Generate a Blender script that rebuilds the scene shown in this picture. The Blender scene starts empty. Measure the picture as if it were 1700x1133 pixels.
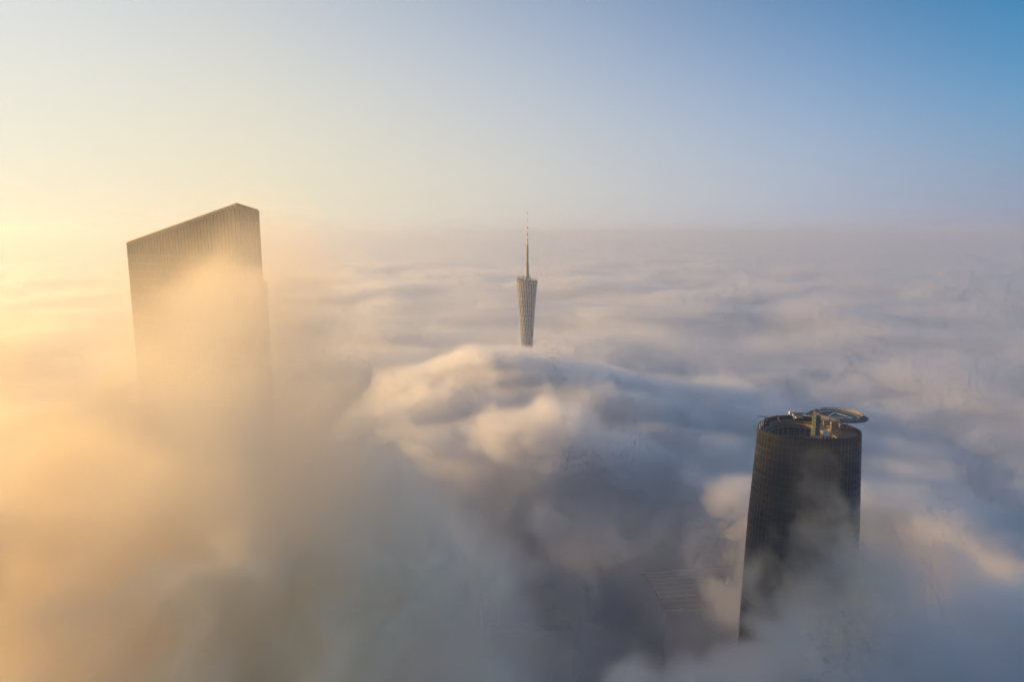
import bpy, bmesh, math, random
from mathutils import Vector, Matrix
C = bpy.context.scene
R = math.radians
LINK = C.collection.objects.link

# ======================================================================= camera
CAM_Z, PITCH, F = 555.0, 8.9, 1133.0
cam = bpy.data.cameras.new('camera'); co = bpy.data.objects.new('camera', cam)
LINK(co); C.camera = co
cam.sensor_width = 36; cam.lens = 24.0; cam.clip_start = 1; cam.clip_end = 90000
co.location = (0, 0, CAM_Z); co.rotation_euler = (R(90 - PITCH), 0, 0)


def at(px, py, Y):
    """the point at distance Y that the photograph shows at pixel (px, py)"""
    dx = (px - 850) / F; dy = -(py - 566.5) / F
    s, c = math.sin(R(PITCH)), math.cos(R(PITCH))
    fy = c + dy * s; fz = -s + dy * c
    return Vector((dx / fy * Y, Y, CAM_Z + fz / fy * Y))


# ======================================================================= sky, sun, exposure
SUN_EL, SUN_AZ = 9.0, -77.0
SUN = Vector((math.sin(R(SUN_AZ)) * math.cos(R(SUN_EL)), math.cos(R(SUN_AZ)) * math.cos(R(SUN_EL)), math.sin(R(SUN_EL))))
w = bpy.data.worlds.new('World'); C.world = w; w.use_nodes = True
WT = w.node_tree; bg = WT.nodes['Background']


def wn(kind, **k):
    n = WT.nodes.new(kind)
    for a, v in k.items(): setattr(n, a, v)
    return n


def wm(op, a, b=None):
    n = wn('ShaderNodeMath', operation=op)
    for i, v in enumerate((a, b)):
        if v is None: continue
        if hasattr(v, 'links'): WT.links.new(v, n.inputs[i])
        else: n.inputs[i].default_value = v
    return n.outputs[0]


sky = wn('ShaderNodeTexSky', sky_type='NISHITA', sun_disc=False, sun_elevation=R(SUN_EL), sun_rotation=R(SUN_AZ),
         altitude=500, air_density=1.0, dust_density=.7, ozone_density=3.0)
# a veil of morning mist lies low over the sky, brighter towards the sun
geo = wn('ShaderNodeNewGeometry'); inc = geo.outputs['Incoming']
vm = wn('ShaderNodeVectorMath', operation='DOT_PRODUCT'); WT.links.new(inc, vm.inputs[0]); vm.inputs[1].default_value = -SUN
sep = wn('ShaderNodeSeparateXYZ'); WT.links.new(inc, sep.inputs[0]); up = wm('MULTIPLY', sep.outputs[2], -1.0)
ramp = wn('ShaderNodeValToRGB'); cr = ramp.color_ramp
cr.elements[0].position = 0.0; cr.elements[0].color = (.13, .155, .24, 1)
cr.elements[1].position = 1.0; cr.elements[1].color = (.49, .44, .33, 1)
for pos, c in ((.305, (.145, .165, .24, 1)), (.425, (.22, .235, .285, 1)), (.61, (.325, .31, .28, 1)), (.785, (.41, .37, .27, 1)), (.88, (.43, .395, .30, 1))):
    e = cr.elements.new(pos); e.color = c
WT.links.new(wm('ADD', wm('MULTIPLY', vm.outputs['Value'], .5), .5), ramp.inputs[0])
width = wm('ADD', wm('MULTIPLY', wm('MAXIMUM', wm('ADD', vm.outputs['Value'], .39), 0.0), .34), .155)
rel = wm('DIVIDE', wm('MAXIMUM', up, 0.0), width)
veil = wm('MULTIPLY', wm('POWER', 2.718, wm('MULTIPLY', wm('MULTIPLY', rel, rel), -1.0)), .96)
skm = wn('ShaderNodeVectorMath', operation='MULTIPLY'); WT.links.new(sky.outputs[0], skm.inputs[0]); skm.inputs[1].default_value = (.006, .060, .074)
vl = wn('ShaderNodeMix', data_type='RGBA'); WT.links.new(veil, vl.inputs['Factor'])
lift = wn('ShaderNodeMapRange', interpolation_type='SMOOTHSTEP'); WT.links.new(up, lift.inputs['Value']); lift.inputs['From Max'].default_value = .34
pale = wn('ShaderNodeMix', data_type='RGBA', blend_type='MULTIPLY'); WT.links.new(lift.outputs[0], pale.inputs['Factor'])
WT.links.new(ramp.outputs[0], pale.inputs['A']); pale.inputs['B'].default_value = (.97, 1.0, 1.22, 1)
WT.links.new(skm.outputs[0], vl.inputs['A']); WT.links.new(pale.outputs['Result'], vl.inputs['B'])
WT.links.new(vl.outputs['Result'], bg.inputs[0]); bg.inputs[1].default_value = 1.0
sl = bpy.data.lights.new('sun', 'SUN'); sl.energy = 4.6; sl.angle = R(0.5); sl.color = (1, .57, .16)
so = bpy.data.objects.new('sun', sl); LINK(so)
so.rotation_euler = SUN.to_track_quat('Z', 'Y').to_euler()
vs = C.view_settings
vs.view_transform = 'Standard'; vs.look = 'None'; vs.exposure = 1.1; vs.gamma = 1
cy = C.cycles
cy.use_adaptive_sampling = True; cy.adaptive_threshold = 0.04; cy.adaptive_min_samples = 16
cy.use_denoising = True; cy.denoiser = 'OPENIMAGEDENOISE'; cy.denoising_input_passes = 'RGB_ALBEDO_NORMAL'; cy.denoising_prefilter = 'ACCURATE'
cy.max_bounces = 20; cy.diffuse_bounces = 2; cy.glossy_bounces = 2; cy.volume_bounces = 18; cy.transparent_max_bounces = 8
cy.volume_step_rate = 3.0; cy.volume_max_steps = 256

# ======================================================================= helpers: meshes, things, materials
rng = random.Random(7)


def tag(o, label=None, cat=None, group=None, kind=None):
    for k, v in (('label', label), ('category', cat), ('group', group), ('kind', kind)):
        if v: o[k] = v
    return o


def thing(name, loc, label, cat, group=None):
    o = bpy.data.objects.new(name, None); LINK(o); o.location = loc; o.empty_display_size = 3
    return tag(o, label, cat, group)


class MB:
    """collects shapes in world coordinates; build() links them as one mesh object"""
    def __init__(s): s.v = []; s.f = []

    def add(s, v, f):
        n = len(s.v); s.v += [tuple(p) for p in v]; s.f += [tuple(i + n for i in q) for q in f]; return s

    def box(s, lo, hi):
        v = [(x, y, z) for x in (lo[0], hi[0]) for y in (lo[1], hi[1]) for z in (lo[2], hi[2])]
        return s.add(v, [(0, 1, 3, 2), (4, 6, 7, 5), (0, 4, 5, 1), (2, 3, 7, 6), (0, 2, 6, 4), (1, 5, 7, 3)])

    def bar(s, a, b, wd, ht=None, up=(0, 0, 1)):
        a, b = Vector(a), Vector(b); t = (b - a).normalized(); u = Vector(up)
        if abs(t.dot(u)) > .95: u = Vector((1, 0, 0))
        sx = t.cross(u).normalized(); u = sx.cross(t); ht = ht or wd
        v = [p + sx * (i * wd / 2) + u * (j * ht / 2) for p in (a, b) for i, j in ((-1, -1), (1, -1), (1, 1), (-1, 1))]
        return s.add(v, [(3, 2, 1, 0), (4, 5, 6, 7), (0, 1, 5, 4), (1, 2, 6, 5), (2, 3, 7, 6), (3, 0, 4, 7)])

    def tube(s, pts, rad, n=8, cap=True):
        pts = [Vector(p) for p in pts]; rr = rad if hasattr(rad, '__len__') else [rad] * len(pts)
        v = []; f = []
        for i, p in enumerate(pts):
            t = (pts[min(i + 1, len(pts) - 1)] - pts[max(i - 1, 0)]).normalized()
            u = Vector((1, 0, 0)) if abs(t.z) > .8 else Vector((0, 0, 1))
            a = t.cross(u).normalized(); b = t.cross(a)
            for k in range(n):
                g = 2 * math.pi * k / n; v.append(p + (a * math.cos(g) + b * math.sin(g)) * rr[i])
        for i in range(len(pts) - 1):
            for k in range(n): f.append((i * n + k, i * n + (k + 1) % n, (i + 1) * n + (k + 1) % n, (i + 1) * n + k))
        if cap: f += [tuple(range(n))[::-1], tuple(range((len(pts) - 1) * n, len(pts) * n))]
        return s.add(v, f)

    def loops(s, rings, cap0=False, cap1=False):
        n = len(rings[0]); v = [p for r in rings for p in r]; f = []
        for i in range(len(rings) - 1):
            for k in range(n): f.append((i * n + k, i * n + (k + 1) % n, (i + 1) * n + (k + 1) % n, (i + 1) * n + k))
        if cap0: f.append(tuple(range(n))[::-1])
        if cap1: f.append(tuple(range((len(rings) - 1) * n, len(rings) * n)))
        return s.add(v, f)

    def build(s, name, mat, parent=None, smooth=False, kind=None, label=None):
        base = parent_origin(parent)
        me = bpy.data.meshes.new(name)
        me.from_pydata([(x - base.x, y - base.y, z - base.z) for x, y, z in s.v], [], s.f); me.materials.append(mat)
        bm = bmesh.new(); bm.from_mesh(me); bmesh.ops.recalc_face_normals(bm, faces=bm.faces); bm.to_mesh(me); bm.free()
        if smooth: me.shade_smooth()
        o = bpy.data.objects.new(name, me); LINK(o)
        if parent: o.parent = parent
        if kind: o['kind'] = kind
        if label: o['label'] = label
        return o


def parent_origin(p):
    v = Vector((0, 0, 0))
    while p is not None:
        v += Vector(p.location); p = p.parent
    return v


def instance(name, me, parent, loc=(0, 0, 0), scale=(1, 1, 1), rotz=0.0):
    o = bpy.data.objects.new(name, me); LINK(o); o.parent = parent; o.location = loc; o.scale = scale; o.rotation_euler = (0, 0, rotz)
    return o


def mat(name, col, rough=.6, metal=0., spec=.5, var=.25, scale=.4, bump=0., rvar=0., alpha=1., streak=1.):
    """paint, metal or glass with uneven colour, grime streaks and a slightly uneven gloss"""
    m = bpy.data.materials.new(name); m.use_nodes = True; t = m.node_tree; b = t.nodes['Principled BSDF']
    L = t.links.new
    tc = t.nodes.new('ShaderNodeTexCoord'); mp = t.nodes.new('ShaderNodeMapping'); mp.inputs['Scale'].default_value = (1, 1, streak)
    L(tc.outputs['Object'], mp.inputs[0])
    n = t.nodes.new('ShaderNodeTexNoise'); n.inputs['Scale'].default_value = scale; n.inputs['Detail'].default_value = 5
    L(mp.outputs[0], n.inputs['Vector'])
    r = t.nodes.new('ShaderNodeMix'); r.data_type = 'RGBA'
    r.inputs['A'].default_value = (*[c * (1 - var) for c in col], 1); r.inputs['B'].default_value = (*[min(1, c * (1 + var)) for c in col], 1)
    L(n.outputs[0], r.inputs['Factor']); L(r.outputs['Result'], b.inputs['Base Color'])
    b.inputs['Metallic'].default_value = metal; b.inputs['Specular IOR Level'].default_value = spec
    if rvar:
        mr = t.nodes.new('ShaderNodeMapRange'); L(n.outputs[0], mr.inputs[0])
        mr.inputs['To Min'].default_value = max(.02, rough - rvar); mr.inputs['To Max'].default_value = rough + rvar
        L(mr.outputs[0], b.inputs['Roughness'])
    else: b.inputs['Roughness'].default_value = rough
    if bump:
        bp = t.nodes.new('ShaderNodeBump'); bp.inputs['Strength'].default_value = bump; L(n.outputs[0], bp.inputs['Height']); L(bp.outputs[0], b.inputs['Normal'])
    b.inputs['Alpha'].default_value = alpha
    return m


M = dict(
    dark_glass=mat('dark_glass', (.006, .007, .009), .14, 0, .22, .4, .12, .05, .08, streak=.3),
    spandrel=mat('spandrel_metal', (.014, .0135, .013), .6, .1, .15, .3, .3),
    mullion=mat('mullion_metal', (.07, .058, .04), .4, .7, .5, .3, .3),
    roof_grey=mat('roof_membrane', (.07, .07, .072), .85, var=.45, scale=.25),
    steel=mat('galvanised_steel', (.30, .29, .27), .5, .5, .5, .3, .6),
    pale_steel=mat('pale_painted_steel', (.50, .48, .44), .5, .2, .5, .2, .5),
    inner_dark=mat('shaft_wall', (.03, .03, .034), .7, var=.4, scale=.3),
    copper=mat('bronze_and_sunlit_steel', (.30, .20, .10), .5, .6, .5, .3, .4),  # on the access gantry, orange sunlight on steel put into the colour
    teal=mat('helipad_paint', (.018, .075, .095), .7, var=.3, scale=.25),
    white=mat('marking_paint', (.75, .76, .74), .7, var=.15, scale=1.),
    yellow=mat('sunlit_ladder_colour', (.75, .58, .10), .5, var=.12, scale=1.5),  # sunlight on the ladder face is put into this yellow
    orange=mat('orange_paint_and_sunlight', (.70, .30, .05), .5, var=.2, scale=1.),  # cabin end is orange itself; on the davit arm it is painted sunlight
    net=mat('safety_net', (.10, .10, .11), .8, var=.3, scale=.8),
    screen=mat('frosted_screen_glass', (.28, .27, .25), .35, 0, .4, .1, .5, alpha=.32),
    box_white=mat('equipment_white', (.62, .62, .60), .5, var=.15, scale=.7),
    stone=mat('bronze_stone_cladding', (.075, .064, .05), .7, var=.25, scale=.15, streak=.2),
    tower_glass=mat('tower_glass', (.02, .02, .02), .18, 0, .4, .4, .1, .04, .06),
    lattice=mat('lattice_paint', (.50, .48, .44), .45, .1, .5, .15, .1),
    lattice_core=mat('lattice_core', (.045, .042, .038), .5, var=.35, scale=.06),
    spire=mat('spire_paint', (.15, .148, .14), .5, .2, .5, .2, .1),
    red=mat('aviation_red', (.50, .09, .03), .5, var=.15, scale=.2),
    mast_white=mat('aviation_white', (.72, .71, .70), .5, var=.1, scale=.2),
    pod=mat('pod_glass', (.55, .54, .50), .15, 0, .6, .1, .3),
    concrete=mat('concrete', (.32, .31, .29), .85, var=.3, scale=.12),
    louvre=mat('roof_louvre', (.25, .25, .248), .5, .2, .5, .2, .08),
)

# ======================================================================= structure: ground
def ground_mat():
    m = bpy.data.materials.new('city_ground'); m.use_nodes = True; t = m.node_tree; b = t.nodes['Principled BSDF']; L = t.links.new
    tc = t.nodes.new('ShaderNodeTexCoord'); n = t.nodes.new('ShaderNodeTexNoise'); n.inputs['Scale'].default_value = .008; n.inputs['Detail'].default_value = 8
    L(tc.outputs['Object'], n.inputs['Vector'])
    cr = t.nodes.new('ShaderNodeValToRGB'); cr.color_ramp.elements[0].color = (.035, .045, .03, 1); cr.color_ramp.elements[1].color = (.13, .125, .12, 1)
    cr.color_ramp.elements[0].position = .42; cr.color_ramp.elements[1].position = .6
    L(n.outputs[0], cr.inputs[0]); L(cr.outputs[0], b.inputs['Base Color']); b.inputs['Roughness'].default_value = .95
    return m


g = MB().add([(-45000, -45000, 0), (45000, -45000, 0), (45000, 45000, 0), (-45000, 45000, 0)], [(0, 1, 2, 3)]).build('ground', ground_mat())
tag(g, 'dark city ground hidden below the fog', kind='structure')

# ======================================================================= the round glass skyscraper
IF_C = at(1339, 709, 409.0); IF_TOP = 435.5
IF_X, IF_Y = IF_C.x, IF_C.y


def plan(th):
    return 1.0 + .055 * math.cos(3 * (th - R(208)))


def rad(z):
    """half width of the tower at height z"""
    return 29.2 + 4.8 * (1 - (max(z - 290, 0) / 148) ** 2)


def outline(scale, z, n=72, off=0.0, sq=.90, cx=0., cy=0.):
    pts = []
    for k in range(n):
        th = 2 * math.pi * k / n; r = scale * plan(th) + off
        pts.append(Vector((IF_X + cx + r * math.cos(th), IF_Y + cy + r * math.sin(th) * sq, z)))
    return pts


sk = thing('glass_skyscraper', (IF_X, IF_Y, 0), 'dark glass skyscraper with rounded corners, open crown and helipad, rising from the fog', 'skyscraper')
NF = 56; FH = 4.25; Z0 = IF_TOP - NF * FH
MB().loops([outline(rad(0), 0), outline(rad(100), 100), outline(rad(Z0), Z0)]).build('lower_facade', M['dark_glass'], sk)


def unit_ring(z0, z1, off, thick, n=72, jitter=0.0):
    v = []; f = []
    for zz, o in ((z0, off), (z1, off), (z1, off - thick), (z0, off - thick)):
        for k in range(n):
            th = 2 * math.pi * k / n; r = plan(th) + o
            v.append((r * math.cos(th), r * math.sin(th) * .90, zz))
    for a, b in ((0, 1), (1, 2), (3, 0)):
        for k in range(n): f.append((a * n + k, a * n + (k + 1) % n, b * n + (k + 1) % n, b * n + k))
    me = bpy.data.meshes.new('ring'); me.from_pydata(v, [], f); return me


glass_variants = []
for j in range(4):
    gr = random.Random(j)
    me = bpy.data.meshes.new('glass_band'); v = []; f = []
    n = 72
    for k in range(n):       # every pane a face of its own, a hair out of true so that each catches the light differently
        t0, t1 = 2 * math.pi * (k + .04) / n, 2 * math.pi * (k + .96) / n
        a, b, c = (gr.uniform(-.0011, .0011) for _ in range(3))
        for th, zz, o in ((t0, 0, a), (t1, 0, b), (t1, FH - 1.1, c), (t0, FH - 1.1, a + c - b)):
            r = plan(th) + o; v.append((r * math.cos(th), r * math.sin(th) * .90, zz))
        f.append((4 * k, 4 * k + 1, 4 * k + 2, 4 * k + 3))
    me.from_pydata(v, [], f); me.materials.append(M['dark_glass']); glass_variants.append(me)
span_me = unit_ring(-1.1, 0, .006, .02); span_me.materials.append(M['spandrel'])
for i in range(NF):
    z = Z0 + i * FH; r = rad(z)
    instance('glass_band', glass_variants[(i * 7) % 4], sk, (0, 0, z), (r, r, 1), 0)
    instance('spandrel', span_me, sk, (0, 0, z), (r, r, 1))
for k in range(0, 72):
    th = 2 * math.pi * k / 72
    m = MB(); pts = []
    for z in (Z0, Z0 + 60, Z0 + 120, Z0 + 180, IF_TOP + 1.2):
        r = rad(z) * plan(th) + .22; pts.append((IF_X + r * math.cos(th), IF_Y + r * math.sin(th) * .9, z))
    m.tube(pts, .16, 4, False).build('mullion', M['mullion'], sk)
RT = rad(IF_TOP)
# crown: parapet, sunken roof deck, two crane rails, the opening with its columns
m = MB(); m.loops([outline(RT, IF_TOP - 4, off=.15), outline(RT, IF_TOP + 1.5, off=.15), outline(RT, IF_TOP + 1.5, off=-.7), outline(RT, IF_TOP - 3.2, off=-.7)])
m.build('parapet', M['spandrel'], sk)
OPC = dict(cx=-4.0, cy=-1.5)
NO = 72


def opening(s, z, off=0.):
    return outline(RT * s, z, NO, off, **OPC)


m = MB(); m.loops([outline(RT, IF_TOP - 2.2, off=-.6), opening(.70, IF_TOP - 2.2)]); m.build('roof_deck', M['roof_grey'], sk)
for s in (.93, .86):
    m = MB()
    a = [outline(RT * s, IF_TOP - 1.6 + d, NO, o, cx=OPC['cx'] * (1 - s) * 3, cy=OPC['cy'] * (1 - s) * 3) for d, o in ((0, 0), (.5, 0), (.5, -.55), (0, -.55))]
    m.loops(a + [a[0]]).build('crane_rail', M['steel'], sk)
a = [opening(.72, IF_TOP - 2.2 + d, o) for d, o in ((0, 1.), (1.3, 1.), (1.3, -.2), (-.6, -.2))]
MB().loops(a).build('opening_kerb', M['copper'], sk)
MB().loops([opening(.70, IF_TOP - 2.6), opening(.70, IF_TOP - 26)], cap1=True).build('shaft_wall', M['inner_dark'], sk)
for k in range(0, NO, 2):
    p = opening(.68, 0)[k]
    MB().bar((p.x, p.y, IF_TOP - 25), (p.x, p.y, IF_TOP - 2.4), .55, .55).build('shaft_column', M['steel'], sk)
for zz in (-3.4, -9.5, -15.5):
    a = [opening(.675, IF_TOP + zz + d, o) for d, o in ((0, 0), (.7, 0), (.7, -.6), (0, -.6))]
    MB().loops(a + [a[0]]).build('shaft_beam', M['steel'], sk)
# right-hand roof cover under the helipad
m = MB(); pts = []
for s, z in ((.965, -2.1), (.93, .4), (.70, 1.0), (.45, .9)):
    ring = []
    for k in range(25):
        th = R(-62 + 124 * k / 24); r = RT * plan(th) * s; ring.append(Vector((IF_X + r * math.cos(th), IF_Y + r * math.sin(th) * .9, IF_TOP + z)))
    pts.append(ring)
v = [p for r in pts for p in r]; f = [(i * 25 + k, i * 25 + k + 1, (i + 1) * 25 + k + 1, (i + 1) * 25 + k) for i in range(3) for k in range(24)]
m.add(v, f).build('roof_cover', M['roof_grey'], sk)

# ---- helipad: its own steel structure standing on the crown
HP = at(1391, 691, 411.0); HZ = HP.z; HR = 13.9
hp = thing('helipad', (HP.x, HP.y, IF_TOP), 'round teal helipad on steel posts over the crown of the glass skyscraper', 'helipad')


def circ(r, z, n=56, c=HP): return [Vector((c.x + r * math.cos(2 * math.pi * k / n), c.y + r * math.sin(2 * math.pi * k / n), z)) for k in range(n)]


MB().loops([circ(HR * .5, HZ - 1.9), circ(HR - .6, HZ - .9), circ(HR, HZ - .35), circ(HR, HZ), ], True, True).build('deck', M['roof_grey'], hp)
MB().loops([circ(.01, HZ + .05), circ(HR - .5, HZ + .05)]).build('landing_surface', M['teal'], hp)
m = MB()
tri = [Vector((HP.x + 8.4 * math.cos(a), HP.y + 8.4 * math.sin(a), 0)) for a in (R(78), R(198), R(318))]
for i in range(3):
    a, b = tri[i], tri[(i + 1) % 3]; m.bar((a.x, a.y, HZ + .08), (b.x, b.y, HZ + .08), .8, .04)
m.build('triangle_marking', M['white'], hp)
m = MB()
m.loops([circ(HR - 2.0, HZ + .07), circ(HR - 2.5, HZ + .07)]).build('edge_line', M['white'], hp)
NP = 16
for k in range(NP):
    a0, a1 = 2 * math.pi * (k + .03) / NP, 2 * math.pi * (k + .97) / NP
    if k == 5: a0 += .16
    m = MB(); n = 5
    lo = [Vector((HP.x + HR * math.cos(a0 + (a1 - a0) * j / n), HP.y + HR * math.sin(a0 + (a1 - a0) * j / n), HZ + .1)) for j in range(n + 1)]
    hi = [p + Vector((0, 0, 1.7)) for p in lo]; out = [Vector(((p.x - HP.x) * .996 + HP.x, (p.y - HP.y) * .996 + HP.y, p.z)) for p in lo + hi]
    v = lo + hi + out; f = []
    for j in range(n):
        f += [(j, j + 1, n + 2 + j, n + 1 + j), (2 * n + 2 + j, 3 * n + 3 + j, 3 * n + 4 + j, 2 * n + 3 + j), (n + 1 + j, n + 2 + j, 3 * n + 4 + j, 3 * n + 3 + j)]
    m.add(v, f).build('screen_panel', M['screen'], hp)
    p = Vector((HP.x + (HR + .02) * math.cos(2 * math.pi * k / NP), HP.y + (HR + .02) * math.sin(2 * math.pi * k / NP), 0))
    MB().bar((p.x, p.y, HZ - .2), (p.x, p.y, HZ + 2.0), .22).build('railing_post', M['copper'], hp)
a = [[Vector((p.x, p.y, p.z)) for p in circ(HR - .02, HZ + 1.82 + d)] for d in (0, .14)]
MB().loops([circ(HR + .06, HZ + 1.8), circ(HR + .06, HZ + 1.95), circ(HR - .12, HZ + 1.95), circ(HR - .12, HZ + 1.8), circ(HR + .06, HZ + 1.8)]).build('handrail', M['copper'], hp)
MB().loops([circ(HR - .2, HZ - .5), circ(HR + 3.0, HZ - .1), circ(HR + 3.0, HZ + .05), circ(HR - .2, HZ - .35)]).build('safety_net', M['net'], hp)
for k in range(24):
    a = 2 * math.pi * (k + .5) / 24; c_, s_ = math.cos(a), math.sin(a)
    MB().bar((HP.x + (HR - 2) * c_, HP.y + (HR - 2) * s_, HZ - .9), (HP.x + (HR + 3.1) * c_, HP.y + (HR + 3.1) * s_, HZ - .12), .25).build('bracket', M['steel'], hp)
for dx, dy in ((-6, -5), (-6, 5), (-1, -6), (-1, 6), (4, -4), (4, 4), (1.5, 0)):
    MB().tube([(HP.x + dx, HP.y + dy, IF_TOP - 2.2), (HP.x + dx * 1.05, HP.y + dy * 1.05, HZ - 1.4)], .42, 8).build('support_post', M['steel'], hp)
for dx0, dy0, dx1, dy1 in ((-6, -5, 4, -4), (-6, 5, 4, 4), (-6, -5, -6, 5), (-1, -6, -1, 6)):
    MB().bar((HP.x + dx0, HP.y + dy0, HZ - 2.0), (HP.x + dx1, HP.y + dy1, HZ - 2.0), .4, .6).build('beam', M['steel'], hp)

# ---- stair tower beside the helipad
ST = at(1352.5, 721, 386.0)
st = thing('stair_tower', (ST.x, ST.y, IF_TOP - 2), 'narrow stair tower with a ladder face coloured sunlit yellow, left of the helipad', 'stair tower')
zt = at(1352, 690.5, 386).z; zb = ST.z - 1.0
MB().box((ST.x + .1, ST.y, zb), (ST.x + 2.75, ST.y + 3.0, zt)).build('shaft', M['inner_dark'], st)
for i in range(9):
    z = zb + (zt - zb) * (i + .4) / 9
    MB().box((ST.x + .05, ST.y - .12, z), (ST.x + 2.8, ST.y + 3.06, z + .16)).build('floor_band', M['steel'], st)
for i in range(9):
    z = zb + (zt - zb) * (i + .12) / 9
    MB().box((ST.x - 1.95, ST.y + .05, z), (ST.x + .06, ST.y + .35, z + (zt - zb) / 9 - .42)).build('ladder_panel', M['yellow'], st)
for dx in (-2.05, -.0):
    MB().box((ST.x + dx - .1, ST.y - .1, zb), (ST.x + dx + .1, ST.y + .2, zt + .3)).build('ladder_rail', M['yellow'], st)
# walkway from stair to pad
ww = thing('access_walkway', (ST.x + 4, ST.y + 6, IF_TOP), 'steel access gantry coloured sunlit bronze between the stair tower and the helipad', 'gantry')
gx0, gx1 = ST.x + 3.0, ST.x + 7.6; gy0, gy1 = ST.y + 1.5, ST.y + 8.0; gz = HZ - 2.2
MB().box((gx0, gy0, gz), (gx1, gy1, gz + .3)).build('platform', M['copper'], ww)
for x in (gx0 + .2, (gx0 + gx1) / 2, gx1 - .2):
    for y in (gy0 + .2, gy1 - .2):
        MB().bar((x, y, IF_TOP - 10 if y < ST.y + 3 else IF_TOP - 2.2), (x, y, gz), .3).build('leg', M['steel'], ww)
        MB().bar((x, y, gz + .3), (x, y, gz + 1.7), .16).build('railing_post', M['copper'], ww)
for y in (gy0 + .2, gy1 - .2):
    for h in (.9, 1.65): MB().bar((gx0, y, gz + .3 + h * .9), (gx1, y, gz + .3 + h * .9), .14).build('railing', M['copper'], ww)
MB().bar((gx0, gy0 + .2, gz - 4.5), (gx1, gy0 + .2, gz - .4), .2).build('brace', M['copper'], ww)
MB().bar((gx1, gy0 + .2, gz - 4.5), (gx0, gy0 + .2, gz - .4), .2).build('brace', M['copper'], ww)
# cabin with orange end
cb = at(1373, 720, 388)
cab = thing('equipment_cabin', (cb.x, cb.y, IF_TOP - 3), 'low white equipment cabin with an orange end wall, right of the stair tower', 'cabin')
MB().box((cb.x - 2.2, cb.y - 1.2, cb.z - 1.2), (cb.x + 1.0, cb.y + 2.2, cb.z + .9)).build('body', M['box_white'], cab)
MB().box((cb.x + 1.0, cb.y - 1.3, cb.z - 1.3), (cb.x + 2.4, cb.y + 2.3, cb.z + 1.1)).build('end_wall', M['orange'], cab)
MB().box((cb.x - 2.4, cb.y - 1.4, cb.z + .9), (cb.x + 1.0, cb.y + 2.4, cb.z + 1.1)).build('lid', M['pale_steel'], cab)
fr = at(1376, 713, 391)
fo = thing('window_frame_rack', (fr.x, fr.y, IF_TOP - 2), 'pale open steel frame standing behind the equipment cabin', 'frame')
for x in (-1.3, 0, 1.3): MB().bar((fr.x + x, fr.y, fr.z - 2.2), (fr.x + x, fr.y, fr.z + 2.0), .26).build('post', M['pale_steel'], fo)
for z in (-1.2, 1.9): MB().bar((fr.x - 1.4, fr.y, fr.z + z), (fr.x + 1.4, fr.y, fr.z + z), .24).build('rail', M['pale_steel'], fo)

# ---- maintenance crane on the far rim
mc = at(1325, 694.5, 431.0)
cr_ = thing('maintenance_crane', (mc.x, mc.y, IF_TOP), 'grey facade maintenance crane with a long boom on the far rim of the crown', 'crane')
u = 431 * .0342 / 37 * 1.0            # metres per pixel there is about 0.39
PX = .392
def cbx(name, x0, x1, y0, y1, mt, dep=1.2):
    MB().box((mc.x + (x0 - 1325) * PX, mc.y - dep, mc.z + (694.5 - y1) * PX), (mc.x + (x1 - 1325) * PX, mc.y + dep, mc.z + (694.5 - y0) * PX)).build(name, M[mt], cr_)
cbx('rail_bogie', 1318, 1334, 693.6, 696.5, 'inner_dark', 1.8)
cbx('pedestal', 1320, 1330, 689, 693.6, 'pale_steel', 1.6)
cbx('turntable', 1319.5, 1330.5, 687.6, 689, 'steel', 1.4)
cbx('machine_house', 1315.8, 1320.8, 684, 691, 'pale_steel', 1.3)
cbx('counterweight', 1309.5, 1313, 683.3, 687.6, 'pale_steel', 1.1)
MB().bar((mc.x - 12 * PX, mc.y, mc.z + 9 * PX), (mc.x + 10 * PX, mc.y, mc.z + 7.6 * PX), .75, .8).build('boom', M['steel'], cr_)
MB().bar((mc.x + 9 * PX, mc.y, mc.z + 7.5 * PX), (mc.x + 17 * PX, mc.y, mc.z + 7.8 * PX), .6, .65).build('jib', M['pale_steel'], cr_)
cbx('jib_head', 1338, 1341.5, 685.8, 688.6, 'inner_dark', .7)
MB().bar((mc.x + 16 * PX, mc.y, mc.z + 7 * PX), (mc.x + 27 * PX, mc.y, mc.z + 4.6 * PX), .4, .5).build('cradle_arm', M['steel'], cr_)
MB().box((mc.x + 18.5 * PX, mc.y - .5, mc.z + 3.8 * PX), (mc.x + 21 * PX, mc.y + .5, mc.z + 5.4 * PX)).build('hook_block', M['inner_dark'], cr_)

# ---- small gear on the left of the crown
d1 = at(1292, 696, 417)
dv = thing('sunlit_davit', (d1.x, d1.y, IF_TOP), 'small tilted davit arm on the crown, its shaft coloured sunlit orange', 'davit')
MB().bar((d1.x + 1.0, d1.y, d1.z - 1.6), (d1.x - .6, d1.y, d1.z + 1.5), .42).build('arm', M['orange'], dv)
MB().box((d1.x - 1.6, d1.y - .5, d1.z + 1.4), (d1.x - .5, d1.y + .5, d1.z + 2.4)).build('head', M['inner_dark'], dv)
MB().bar((d1.x + 1.0, d1.y, d1.z - 1.4), (d1.x + 3.0, d1.y, d1.z - 2.6), .35).build('foot', M['steel'], dv)
d2 = at(1267, 702, 405)
gf = thing('portal_frame', (d2.x, d2.y, IF_TOP - 2), 'pale steel portal frame with a plant box at the left end of the crown', 'frame')
for x in (-1.1, .0): MB().bar((d2.x + x, d2.y, d2.z - 2.0), (d2.x + x, d2.y, d2.z + 1.6), .32).build('post', M['pale_steel'], gf)
MB().bar((d2.x - 1.2, d2.y, d2.z + 1.5), (d2.x + 2.6, d2.y + .5, d2.z + 1.5), .3).build('crossbar', M['pale_steel'], gf)
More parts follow.
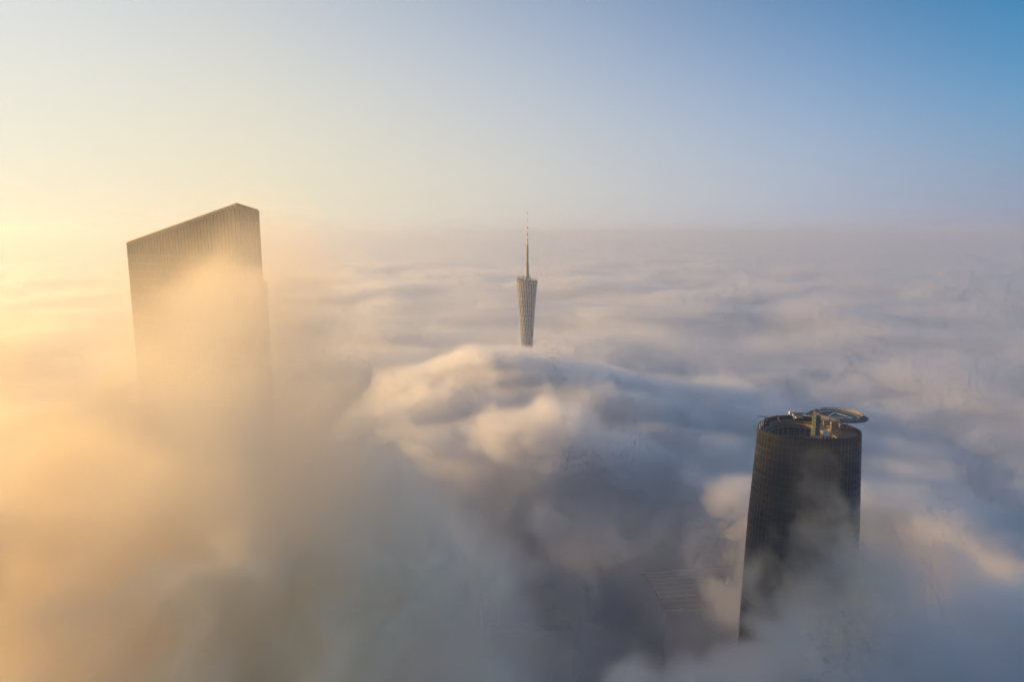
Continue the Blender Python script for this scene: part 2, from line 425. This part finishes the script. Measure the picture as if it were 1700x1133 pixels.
MB().box((d2.x + .3, d2.y - .6, d2.z - 2.0), (d2.x + 3.6, d2.y + 1.6, d2.z + .9)).build('plant_box', M['spandrel'], gf)
MB().box((d2.x + .7, d2.y - .68, d2.z - .8), (d2.x + 1.6, d2.y - .61, d2.z + .4)).build('hatch', M['pale_steel'], gf)
d3 = at(1262, 707, 398)
dd = thing('pale_davit', (d3.x, d3.y, IF_TOP - 2), 'short pale davit post nearest the left edge of the crown', 'davit')
MB().bar((d3.x, d3.y, d3.z - 2.2), (d3.x - .3, d3.y, d3.z + 1.1), .4).build('post', M['pale_steel'], dd)
MB().bar((d3.x - .3, d3.y, d3.z + 1.0), (d3.x + .9, d3.y - .6, d3.z + .3), .3).build('arm', M['pale_steel'], dd)
d4 = at(1267, 693, 416)
jb = thing('window_cleaning_jib', (d4.x, d4.y, IF_TOP), 'flat dark window cleaning jib reaching out over the left rim', 'jib')
MB().bar((d4.x - 3.2, d4.y, d4.z + .55), (d4.x + 2.6, d4.y, d4.z + .05), .5, .28).build('arm', M['spandrel'], jb)
MB().bar((d4.x + 1.2, d4.y, IF_TOP - 2.2), (d4.x + 1.2, d4.y, d4.z + .2), .4).build('post', M['spandrel'], jb)
MB().bar((d4.x - 3.1, d4.y, d4.z + .5), (d4.x - 3.1, d4.y, d4.z - 2.4), .06).build('cable', M['spandrel'], jb)

# ======================================================================= the slanted skyscraper at the left
TN = at(393, 338, 335.0); TR = at(427, 349, 352.0); TL = at(213, 402, 392.0)
TB = TR + (TL - TN); TB.z = TL.z + 2
ts = thing('slanted_skyscraper', (TN.x, TN.y, 0), 'tall stone clad skyscraper with a slanting top, half lost in golden fog at the left', 'skyscraper')
cor = [TN, TR, TB, TL]
m = MB(); m.loops([[Vector((p.x, p.y, 0)) for p in cor], [Vector((p.x, p.y, p.z - 1.0)) for p in cor]], False, True).build('glass_wall', M['tower_glass'], ts)
# parapet following the slant
for i in range(4):
    a, b = cor[i], cor[(i + 1) % 4]; t = (b - a); nrm = Vector((t.y, -t.x, 0)).normalized()
    if nrm.dot(a - (TN + TB) / 2) < 0: nrm = -nrm
    MB().bar(a + nrm * .05 - Vector((0, 0, .8)), b + nrm * .05 - Vector((0, 0, .8)), .5, 2.2).build('parapet', M['stone'], ts)
    L_ = Vector((t.x, t.y, 0)).length; nn = max(3, round(L_ / 2.9))
    for k in range(nn + 1):
        p = a + t * (k / nn)
        MB().box((p.x - .55 + nrm.x * .25, p.y - .55 + nrm.y * .25, 220), (p.x + .55 + nrm.x * .25, p.y + .55 + nrm.y * .25, p.z - .25)).build('fin', M['stone'], ts)
    z = 222.0
    while z < min(a.z, b.z) - 6:
        MB().bar((a.x + nrm.x * .1, a.y + nrm.y * .1, z), (b.x + nrm.x * .1, b.y + nrm.y * .1, z), .4, 1.3).build('spandrel', M['stone'], ts)
        z += 4.4
# lower shoulder at the right
SA = at(429, 464, 346.0); SB = at(442, 471, 353.0); SC = SB + Vector((-12.5, 30, 0)); SD = SA + Vector((-12.5, 30, 0))
sh = [SA, SB, SC, SD]; zs = SB.z
MB().loops([[Vector((p.x, p.y, 0)) for p in sh], [Vector((p.x, p.y, zs - .5 if p in (SB, SC) else zs + 1.2)) for p in sh]], False, True).build('shoulder_wall', M['tower_glass'], ts)
for a, b in ((SA, SB), (SB, SC)):
    nn = 3 if a is SA else 9
    for k in range(nn + 1):
        p = a.lerp(b, k / nn); MB().box((p.x - .3, p.y - .3, 220), (p.x + .35, p.y + .3, zs - .6)).build('fin', M['stone'], ts)
    z = 222.0
    while z < zs - 2:
        MB().bar((a.x, a.y - .1, z), (b.x + .1, b.y - .1, z), .4, 1.2).build('spandrel', M['stone'], ts); z += 4.4
MB().bar(SA + Vector((0, 0, 0)), SB, .9, 1.6).build('parapet', M['stone'], ts)
la = SB + Vector((-.3, 1, -3))
MB().box((la.x, la.y, la.z - 1.4), (la.x + 1.0, la.y + 1, la.z)).build('wall_lamp', M['spandrel'], ts)

# ======================================================================= the lattice tower with its spire
LT = at(875, 465, 1440.0); LX, LY = LT.x, LT.y; LZ = 459.0
lt = thing('lattice_tower', (LX, LY, 0), 'slender twisted lattice tower with a tall red and white antenna in the middle distance', 'tower')
NCOL = 24; TWIST = R(128); RT1, RB1 = 21.6, 31.0


def lpt(k, z, tw=TWIST, n=NCOL):
    a = 2 * math.pi * k / n; t = (LZ - z) / LZ
    top = Vector((RT1 * math.cos(a), RT1 * math.sin(a), LZ)); bot = Vector((RB1 * math.cos(a + tw), RB1 * math.sin(a + tw), 0))
    return top.lerp(bot, t) + Vector((LX, LY, 0))


def tilt(x): return -.17 * (x - LX)


def lring(z, s, n=48):
    r = math.hypot(lpt(0, z).x - LX, lpt(0, z).y - LY) * s
    return [Vector((LX + r * math.cos(2 * math.pi * k / n), LY + r * math.sin(2 * math.pi * k / n), z)) for k in range(n)]


zs_ = [i * 20 for i in range(int(LZ // 20) + 1)]
m = MB(); core = [lring(z, .86, 32) for z in zs_]
top = [Vector((p.x, p.y, LZ - 6 + tilt(p.x))) for p in lring(LZ, .86, 32)]
m.loops(core[:-2] + [top], False, True).build('core', M['lattice_core'], lt)
for k in range(NCOL):
    p = lpt(k, LZ)
    ztop = LZ + tilt(p.x) + 1
    MB().tube([lpt(k, 0), lpt(k, 150), lpt(k, 300), lpt(k, ztop)], [1.1, .95, .8, .7], 6).build('column', M['lattice'], lt)
for z in range(150, 455, 10):
    r = lring(z, .955)
    if z > 445: continue
    MB().tube(r + [r[0]], .42, 4, False).build('ring', M['lattice'], lt)
for k in range(NCOL):
    m = MB(); i = 0
    for z in range(150, 440, 20):
        m.tube([lpt(k, z), lpt(k + 1, z + 20)], .3, 4, False)
    m.build('brace', M['lattice_core'] if k % 2 else M['lattice'], lt)
for z in range(160, 446, 14):
    MB().loops([lring(z, .875, 32), lring(z + 3, .875, 32)]).build('floor_band', M['spandrel'], lt)
rim = [Vector((p.x, p.y, LZ + tilt(p.x))) for p in lring(LZ, 1.0, 48)]
MB().tube(rim + [rim[0]], 1.3, 6, False).build('roof_rim', M['lattice_core'], lt)
rim2 = [Vector((p.x, p.y, LZ - 4.5 + tilt(p.x))) for p in lring(LZ - 4, 1.0, 48)]
MB().tube(rim2 + [rim2[0]], .9, 6, False).build('roof_rim', M['lattice_core'], lt)
for k in range(16):
    a = 2 * math.pi * (k + .3) / 16; x, y = LX + 20.5 * math.cos(a), LY + 20.5 * math.sin(a); z = LZ + tilt(x) + 3.2
    m = MB(); m.loops([[Vector((x + r * math.cos(2 * math.pi * j / 10), y + r * math.sin(2 * math.pi * j / 10), z + h)) for j in range(10)] for r, h in ((.6, -2.2), (1.6, -1.4), (2.2, 0), (1.6, 1.4), (.6, 2.2))], True, True)
    po = m.build('observation_pod', M['pod'], lt, True)
    MB().bar((x, y, z - 3.5), (x, y, z - 1.4), .6).build('pod_stand', M['lattice_core'], lt)
for k in range(12):
    a = 2 * math.pi * k / 12; x, y = LX + 14 * math.cos(a), LY + 14 * math.sin(a); b = LZ + tilt(x)
    MB().bar((x, y, b - 6), (LX + 7 * math.cos(a), LY + 7 * math.sin(a), LZ + 6 + (k % 3) * 2), .8).build('roof_strut', M['lattice_core'], lt)


def lz(y): return at(875, y, LY).z


def oct_(r, z, n=8): return [Vector((LX + .6 * (z - 459) / 145 + r * math.cos(2 * math.pi * (k + .5) / n), LY + r * math.sin(2 * math.pi * (k + .5) / n), z)) for k in range(n)]


U = 1.29
MB().loops([oct_(6.4, 450), oct_(5.4, lz(463)), oct_(4.2, lz(452)), oct_(3.2, lz(441)), oct_(3.0, lz(439))], False, True).build('spire_base', M['spire'], lt)
MB().loops([oct_(2.9, lz(439)), oct_(2.75, lz(428)), oct_(2.5, lz(407))], False, True).build('spire_shaft', M['spire'], lt)
for y, r, h in ((440.5, 6.3, .8), (428, 4.1, .8), (406.5, 4.0, .7)):
    MB().loops([oct_(r, lz(y), 12), oct_(r, lz(y) + h, 12)], True, True).build('platform', M['copper'] if y > 435 else M['spire'], lt)
for k in range(12):
    a = 2 * math.pi * k / 12; zz = lz(430 + (k % 4) * 2.3)
    MB().box((LX + 3.2 * math.cos(a) - .5, LY + 3.2 * math.sin(a) - .5, zz), (LX + 3.2 * math.cos(a) + .5, LY + 3.2 * math.sin(a) + .5, zz + 2)).build('dish_antenna', M['mast_white'], lt)
MB().loops([oct_(2.3, lz(407)), oct_(1.5, lz(400.5))], False, True).build('spire_neck', M['pale_steel'], lt)
bands = [(400.5, 396, 1.35, 'red'), (396, 391, 1.3, 'mast_white'), (391, 386, 1.25, 'red'), (386, 380.5, 1.2, 'mast_white'), (380.5, 376, 1.25, 'red'),
         (376, 369, .62, 'mast_white'), (369, 363, .72, 'red'), (363, 357, .5, 'mast_white'), (357, 353, .6, 'red'), (353, 349.2, .4, 'copper')]
for y0, y1, r, c in bands:
    MB().loops([oct_(r, lz(y0)), oct_(r * .96, lz(y1))], True, True).build('mast_section', M[c], lt)
for y, r in ((377.3, 2.6), (363.2, 1.9), (354.5, 2.0)):
    MB().loops([oct_(r, lz(y), 10), oct_(r, lz(y) + .8, 10)], True, True).build('mast_platform', M['red'], lt)

# ======================================================================= things low down in the gap of the fog
# hall with a vaulted roof of long louvres
HD = 700.0
A0 = at(1063, 961, HD)
vh = thing('vaulted_hall', (A0.x + 60, A0.y, 0), 'hall with a curved roof of long pale louvres, deep in a gap of the fog', 'hall')
prof = []
for i in range(10):
    ang = R(8 + 62 * i / 9)
    prof.append((HD + 5 - 36 * math.sin(ang), A0.z + 7 - 41 * (1 - math.cos(ang))))
XR = A0.x + 130
for i in range(9):
    (y0, z0), (y1, z1) = prof[i], prof[i + 1]
    xl = A0.x + 20 * (i / 9) ** .8; xl1 = A0.x + 20 * ((i + 1) / 9) ** .8
    dz = .9
    v = [(xl, y0, z0), (XR, y0 + 11, z0 + 2), (XR, y1 + 11, z1 + 2 + dz), (xl1, y1, z1 + dz), (xl, y0, z0 - 1.2), (XR, y0 + 11, z0 + .8), (XR, y1 + 11, z1 + .8), (xl1, y1, z1 - .3)]
    MB().add(v, [(0, 1, 2, 3), (4, 7, 6, 5), (0, 4, 5, 1), (1, 5, 6, 2), (2, 6, 7, 3), (3, 7, 4, 0)]).build('roof_louvre', M['louvre'], vh)
MB().box((A0.x + 22, HD - 30, 0), (XR, HD + 3, prof[-1][1] - 2)).build('wall', M['concrete'], vh)
for k in range(7):
    x = A0.x + 62 + k * 5.4; MB().box((x, HD + 18, 0), (x + 1.3, HD + 19.5, A0.z + 16)).build('rear_pillar', M['concrete'], vh)
# long flat roofed block
BD = 640.0
B0 = at(712, 1051, BD); B1 = at(950, 1052, BD); BX, BZ = (B0.x + B1.x) / 2, B0.z
br = thing('office_block', (BX, BD, 0), 'long flat roofed office block seen faintly through the fog at the bottom', 'building')
MB().box((B0.x, BD, 0), (B1.x, BD + 14, BZ - .6)).build('wall', M['concrete'], br)
MB().box((B0.x + .5, BD + .5, BZ - .6), (B1.x - .5, BD + 13.5, BZ - .2)).build('roof', M['roof_grey'], br)
for y in (-.4, 13.8): MB().box((B0.x - .3, BD + y, BZ - 1.2), (B1.x + .3, BD + y + .6, BZ + 1.0)).build('parapet', M['pale_steel'], br)
for px in (806, 874):
    q = at(px, 1048, BD + 7); MB().box((q.x - 4.5, BD + 4, BZ - .2), (q.x + 4.5, BD + 10, BZ + 3.4)).build('plant_room', M['pale_steel'], br)

# ======================================================================= fog: volumes whose density is worked out in geometry nodes
class Ex:
    T = None
    def __init__(s, sock): s.s = sock
    def _b(a, op, b, rev=False):
        n = Ex.T.nodes.new('ShaderNodeMath'); n.operation = op
        x, y = (b, a) if rev else (a, b)
        for i, v in ((0, x), (1, y)):
            if isinstance(v, Ex): Ex.T.links.new(v.s, n.inputs[i])
            elif v is not None: n.inputs[i].default_value = float(v)
        return Ex(n.outputs[0])
    def __add__(a, b): return a._b('ADD', b)
    __radd__ = __add__
    def __sub__(a, b): return a._b('SUBTRACT', b)
    def __rsub__(a, b): return a._b('SUBTRACT', b, True)
    def __mul__(a, b): return a._b('MULTIPLY', b)
    __rmul__ = __mul__
    def mx(a, b): return a._b('MAXIMUM', b)
    def mn(a, b): return a._b('MINIMUM', b)
    def exp(a): return a._b('EXPONENT', None)
    def absv(a): return a._b('ABSOLUTE', None)
    def smooth(a, lo, hi, tlo=0., thi=1.):
        n = Ex.T.nodes.new('ShaderNodeMapRange'); n.interpolation_type = 'SMOOTHSTEP'
        Ex.T.links.new(a.s, n.inputs['Value'])
        for k, v in (('From Min', lo), ('From Max', hi), ('To Min', tlo), ('To Max', thi)): n.inputs[k].default_value = v
        return Ex(n.outputs[0])


def vec(x, y, z):
    n = Ex.T.nodes.new('ShaderNodeCombineXYZ')
    for i, v in enumerate((x, y, z)):
        if isinstance(v, Ex): Ex.T.links.new(v.s, n.inputs[i])
        else: n.inputs[i].default_value = v
    return n.outputs[0]


def noise(v, scale, detail=3, rough=.5, color=False):
    n = Ex.T.nodes.new('ShaderNodeTexNoise'); n.noise_dimensions = '3D'
    Ex.T.links.new(v, n.inputs['Vector']); n.inputs['Scale'].default_value = scale
    n.inputs['Detail'].default_value = detail; n.inputs['Roughness'].default_value = rough
    if color:
        s = Ex.T.nodes.new('ShaderNodeSeparateXYZ'); Ex.T.links.new(n.outputs['Color'], s.inputs[0])
        return [Ex(o) - 0.5 for o in s.outputs]
    return Ex(n.outputs[0]) - 0.5


def bump(p, c, r):
    q = [(p[i] - c[i]) * (1.0 / r[i]) for i in range(len(r))]
    s = q[0] * q[0]
    for t in q[1:]: s = s + t * t
    return (s * -1.0).exp()


def fog_mat(name, dens, g, col):
    m = bpy.data.materials.new(name); m.use_nodes = True; t = m.node_tree; t.nodes.clear()
    o = t.nodes.new('ShaderNodeOutputMaterial'); v = t.nodes.new('ShaderNodeVolumePrincipled')
    v.inputs['Density'].default_value = dens; v.inputs['Density Attribute'].default_value = 'density'
    v.inputs['Anisotropy'].default_value = g; v.inputs['Color'].default_value = (*col, 1)
    t.links.new(v.outputs[0], o.inputs['Volume']); return m


def volume(name, lo, hi, res, fn, mt, label):
    t = bpy.data.node_groups.new(name, 'GeometryNodeTree'); t.is_modifier = True
    t.interface.new_socket('Geometry', in_out='INPUT', socket_type='NodeSocketGeometry')
    t.interface.new_socket('Geometry', in_out='OUTPUT', socket_type='NodeSocketGeometry')
    Ex.T = t
    out = t.nodes.new('NodeGroupOutput'); vc = t.nodes.new('GeometryNodeVolumeCube')
    pos = t.nodes.new('GeometryNodeInputPosition'); sp = t.nodes.new('ShaderNodeSeparateXYZ'); t.links.new(pos.outputs[0], sp.inputs[0])
    p = [Ex(o) for o in sp.outputs]
    dn = fn(p, pos.outputs[0])
    t.links.new(dn.s, vc.inputs['Density']); vc.inputs['Min'].default_value = lo; vc.inputs['Max'].default_value = hi
    for k, i in (('Resolution X', 0), ('Resolution Y', 1), ('Resolution Z', 2)): vc.inputs[k].default_value = max(2, int((hi[i] - lo[i]) / res[i]))
    sm = t.nodes.new('GeometryNodeSetMaterial'); sm.inputs['Material'].default_value = mt
    t.links.new(vc.outputs[0], sm.inputs[0]); t.links.new(sm.outputs[0], out.inputs[0])
    v = bpy.data.volumes.new(name); v.materials.append(mt); o = bpy.data.objects.new(name, v); LINK(o)
    mod = o.modifiers.new('fog', 'NODES'); mod.node_group = t
    return tag(o, label, kind='stuff')


SEED = 3300.0


def near(p, vp, golden=False):
    wv = noise(vp, 1 / 170., 2, .5, True)
    q = [p[0] + wv[0] * 90, p[1] + wv[1] * 90, p[2] + wv[2] * 60]
    v = vec(q[0] + SEED, q[1], q[2] * 1.3)
    n = noise(v, 1 / 130., 6, .62)
    rag = noise(vec(q[0] + wv[1] * 60, q[1], q[2]), 1 / 55., 4, .6)
    bank = (q[0] + (q[1] - 400) * .3 + rag * 330 + n * 240).smooth(5, -85) * q[1].smooth(640, 430) * q[0].smooth(-430, -230, .15, 1) * q[1].smooth(150, 250)
    qh = [q[0] + rag * 330 + n * 280, q[1] + rag * 220 - n * 260]
    h = 268 + q[1].smooth(200, 80) * -70 + bank * 205 + bump(q, (-150, 280), (130, 130)) * 85 + bump(q, (-100, 265), (60, 80)) * 60 \
        + bump(q, (20, 1130), (330, 190)) * 92 + bump(q, (60, 830), (95, 70)) * 60 + bump(q, (-60, 900), (120, 100)) * 30 \
        + bump(q, (390, 700), (130, 120)) * 25 + bump(qh, (165, 335), (150, 75)) * 152 + bump(q, (400, 330), (130, 120)) * 80 \
        + bump(qh, (40, 580), (165, 140)) * -225 + bump(qh, (165, 630), (65, 100)) * -165 + bump(qh, (150, 475), (90, 50)) * 85 + bump(qh, (75, 410), (130, 105)) * -140
    s = (h - p[2]) * (1 / 36.) + n * (bank * 7.5 + q[0].smooth(150, 330, 5.2, 3.0)) + rag * (bank * 3.4 + 1.2)
    body = s.smooth(0, .8 if golden else 1.15) * p[2].smooth(320, 480, 1, .6)
    low = (noise(vec(p[0] + wv[1] * 80, p[1] + wv[0] * 80, p[2] * 1.5), 1 / 120., 4, .5) * 2.5).mx(0.0) * bump(p, (20, 540, 185), (260, 260, 80)) * .3
    share = (q[0] + (q[1] - 400) * .3).smooth(-185, -20)
    curl = noise(vec(q[0] + wv[2] * 90, q[1] + wv[0] * 60, q[2] * 1.2), 1 / 95., 6, .62).smooth(-.01, .17, 0.0, 1.0)
    if golden:          # thin and torn, so that the low sun shines through it
        side = bump(p, (-112, 275, 425), (85, 110, 85))
        body = body * (1.0 - bank * .84) * (curl * 3.2 + .04 + side * 3.6 + (1.0 - bank) * .4) * q[1].smooth(250, 380, .95, 1)
        veil = bump(p, (-200, 275, 478), (150, 110, 70)) * (curl * 1.4 + (n * 6.0 + .2).mx(0.0) * .35) * .36
        return (body + veil) * (1.0 - share) * p[2].smooth(520, 590, 1, 0)
    body = body * (1.0 - bank * .8) * (curl * bank * 1.8 + (1.0 - bank * .75))
    return (body + p[2].smooth(150, 300, .012, 0) + low) * share


def near_golden(p, vp): return near(p, vp, True)


def mid(p, vp):
    wv = noise(vp, 1 / 500., 2, .5, True)
    q = [p[0] + wv[0] * 300, p[1] + wv[1] * 300, p[2]]
    n = noise(vec(q[0], q[1] * 1.2, q[2] * 2.5), 1 / 480., 7, .6)
    hole = p[0].absv().smooth(790, 700) * p[1].smooth(1500, 1440)
    return ((300 - p[2]) * (1 / 50.) + n * 6.0).smooth(0, 1.8) * (1.0 - hole)


SUNLIT_COL = (.9999, .957, .862); SHADED_COL = (.9965, .995, .999)  # sunlight's gold and a faint shade violet put into the fog colours
volume('sun_tinted_fog', (-800, 40, 60), (180, 1500, 600), (5.5, 5.5, 5.5), near_golden, fog_mat('sun_tinted_fog', .08, .15, SUNLIT_COL), 'tall bank of fog at the left with sunlit gold put into its colour')
volume('fog_bank', (-250, 40, 20), (800, 1500, 470), (5, 5, 5), near, fog_mat('near_fog', .12, .75, SHADED_COL), 'billowing grey bank of fog around the glass skyscraper, faintly tinted with shade violet')
volume('fog_sea', (-4500, 500, 200), (4500, 6000, 420), (22, 22, 11), mid, fog_mat('middle_fog', .05, .78, SHADED_COL), 'sea of rolling fog behind the lattice tower')
volume('cloud_deck', (-16000, 6000, 200), (16000, 22000, 420), (80, 80, 20), mid, fog_mat('far_fog', .02, .78, SHADED_COL), 'flat deck of fog reaching to the horizon')
def wisps(p, vp):
    wv = noise(vp, 1 / 30., 3, .55, True)
    q = [p[i] + wv[i] * 34 for i in range(3)]
    n = noise(vec(q[0] * 1.2, q[1], q[2] * .8), 1 / 24., 6, .6)
    d = None
    for px, py, Y, rx, ry, k in ((1415, 950, 352, 30, 36, 1.3), (1345, 800, 364, 9, 17, .8), (1370, 865, 358, 15, 17, .9), (1400, 775, 372, 15, 12, .4),
                                 (1395, 735, 382, 17, 9, .3), (1320, 765, 372, 8, 6, .2), (1320, 1010, 346, 34, 22, 1.5), (1300, 930, 360, 10, 12, .3)):
        c = at(px, py, Y); b = bump(q, c, (rx, max(12, rx * .8), ry)) * k
        d = b if d is None else d + b
    return (d * (n * 8.0 + .7)).smooth(.1, 2.0)


volume('fog_wisp', (95, 300, 225), (235, 410, 470), (2.2, 2.2, 2.2), wisps, fog_mat('wisp_fog', .075, .6, SUNLIT_COL), 'torn wisps of fog drifting across the dark glass skyscraper')
def golden_wisps(p, vp):
    wv = noise(vp, 1 / 60., 3, .55, True)
    q = [p[i] + wv[i] * 60 for i in range(3)]
    n = noise(vec(q[0], q[1], q[2] * 1.1), 1 / 46., 6, .62)
    env = (p[0] + (p[1] - 260) * .35).smooth(30, -30) * p[0].smooth(-295, -235) * p[1].smooth(145, 205) * p[1].smooth(395, 330) * p[2].smooth(290, 340) * p[2].smooth(518, 410)
    return (n + (env - 1.0) * .22).smooth(.0, .17)


volume('sun_tinted_wisp', (-300, 140, 290), (80, 400, 520), (3, 3, 3), golden_wisps, fog_mat('sun_tinted_wisp_fog', .24, .2, SUNLIT_COL), 'torn wisps of fog tinted with sunlit gold, drifting in front of the slanted skyscraper')
hz = bpy.data.materials.new('haze'); hz.use_nodes = True; t = hz.node_tree; t.nodes.clear()
o = t.nodes.new('ShaderNodeOutputMaterial'); v = t.nodes.new('ShaderNodeVolumePrincipled')
v.inputs['Density'].default_value = 2.1e-4; v.inputs['Anisotropy'].default_value = .42; v.inputs['Color'].default_value = (.63, .75, 1, 1)
t.links.new(v.outputs[0], o.inputs['Volume'])
ob = MB().box((-46000, -46000, -1), (46000, 46000, 625)).build('haze', hz)
tag(ob, 'pale morning haze over the whole city', kind='stuff')
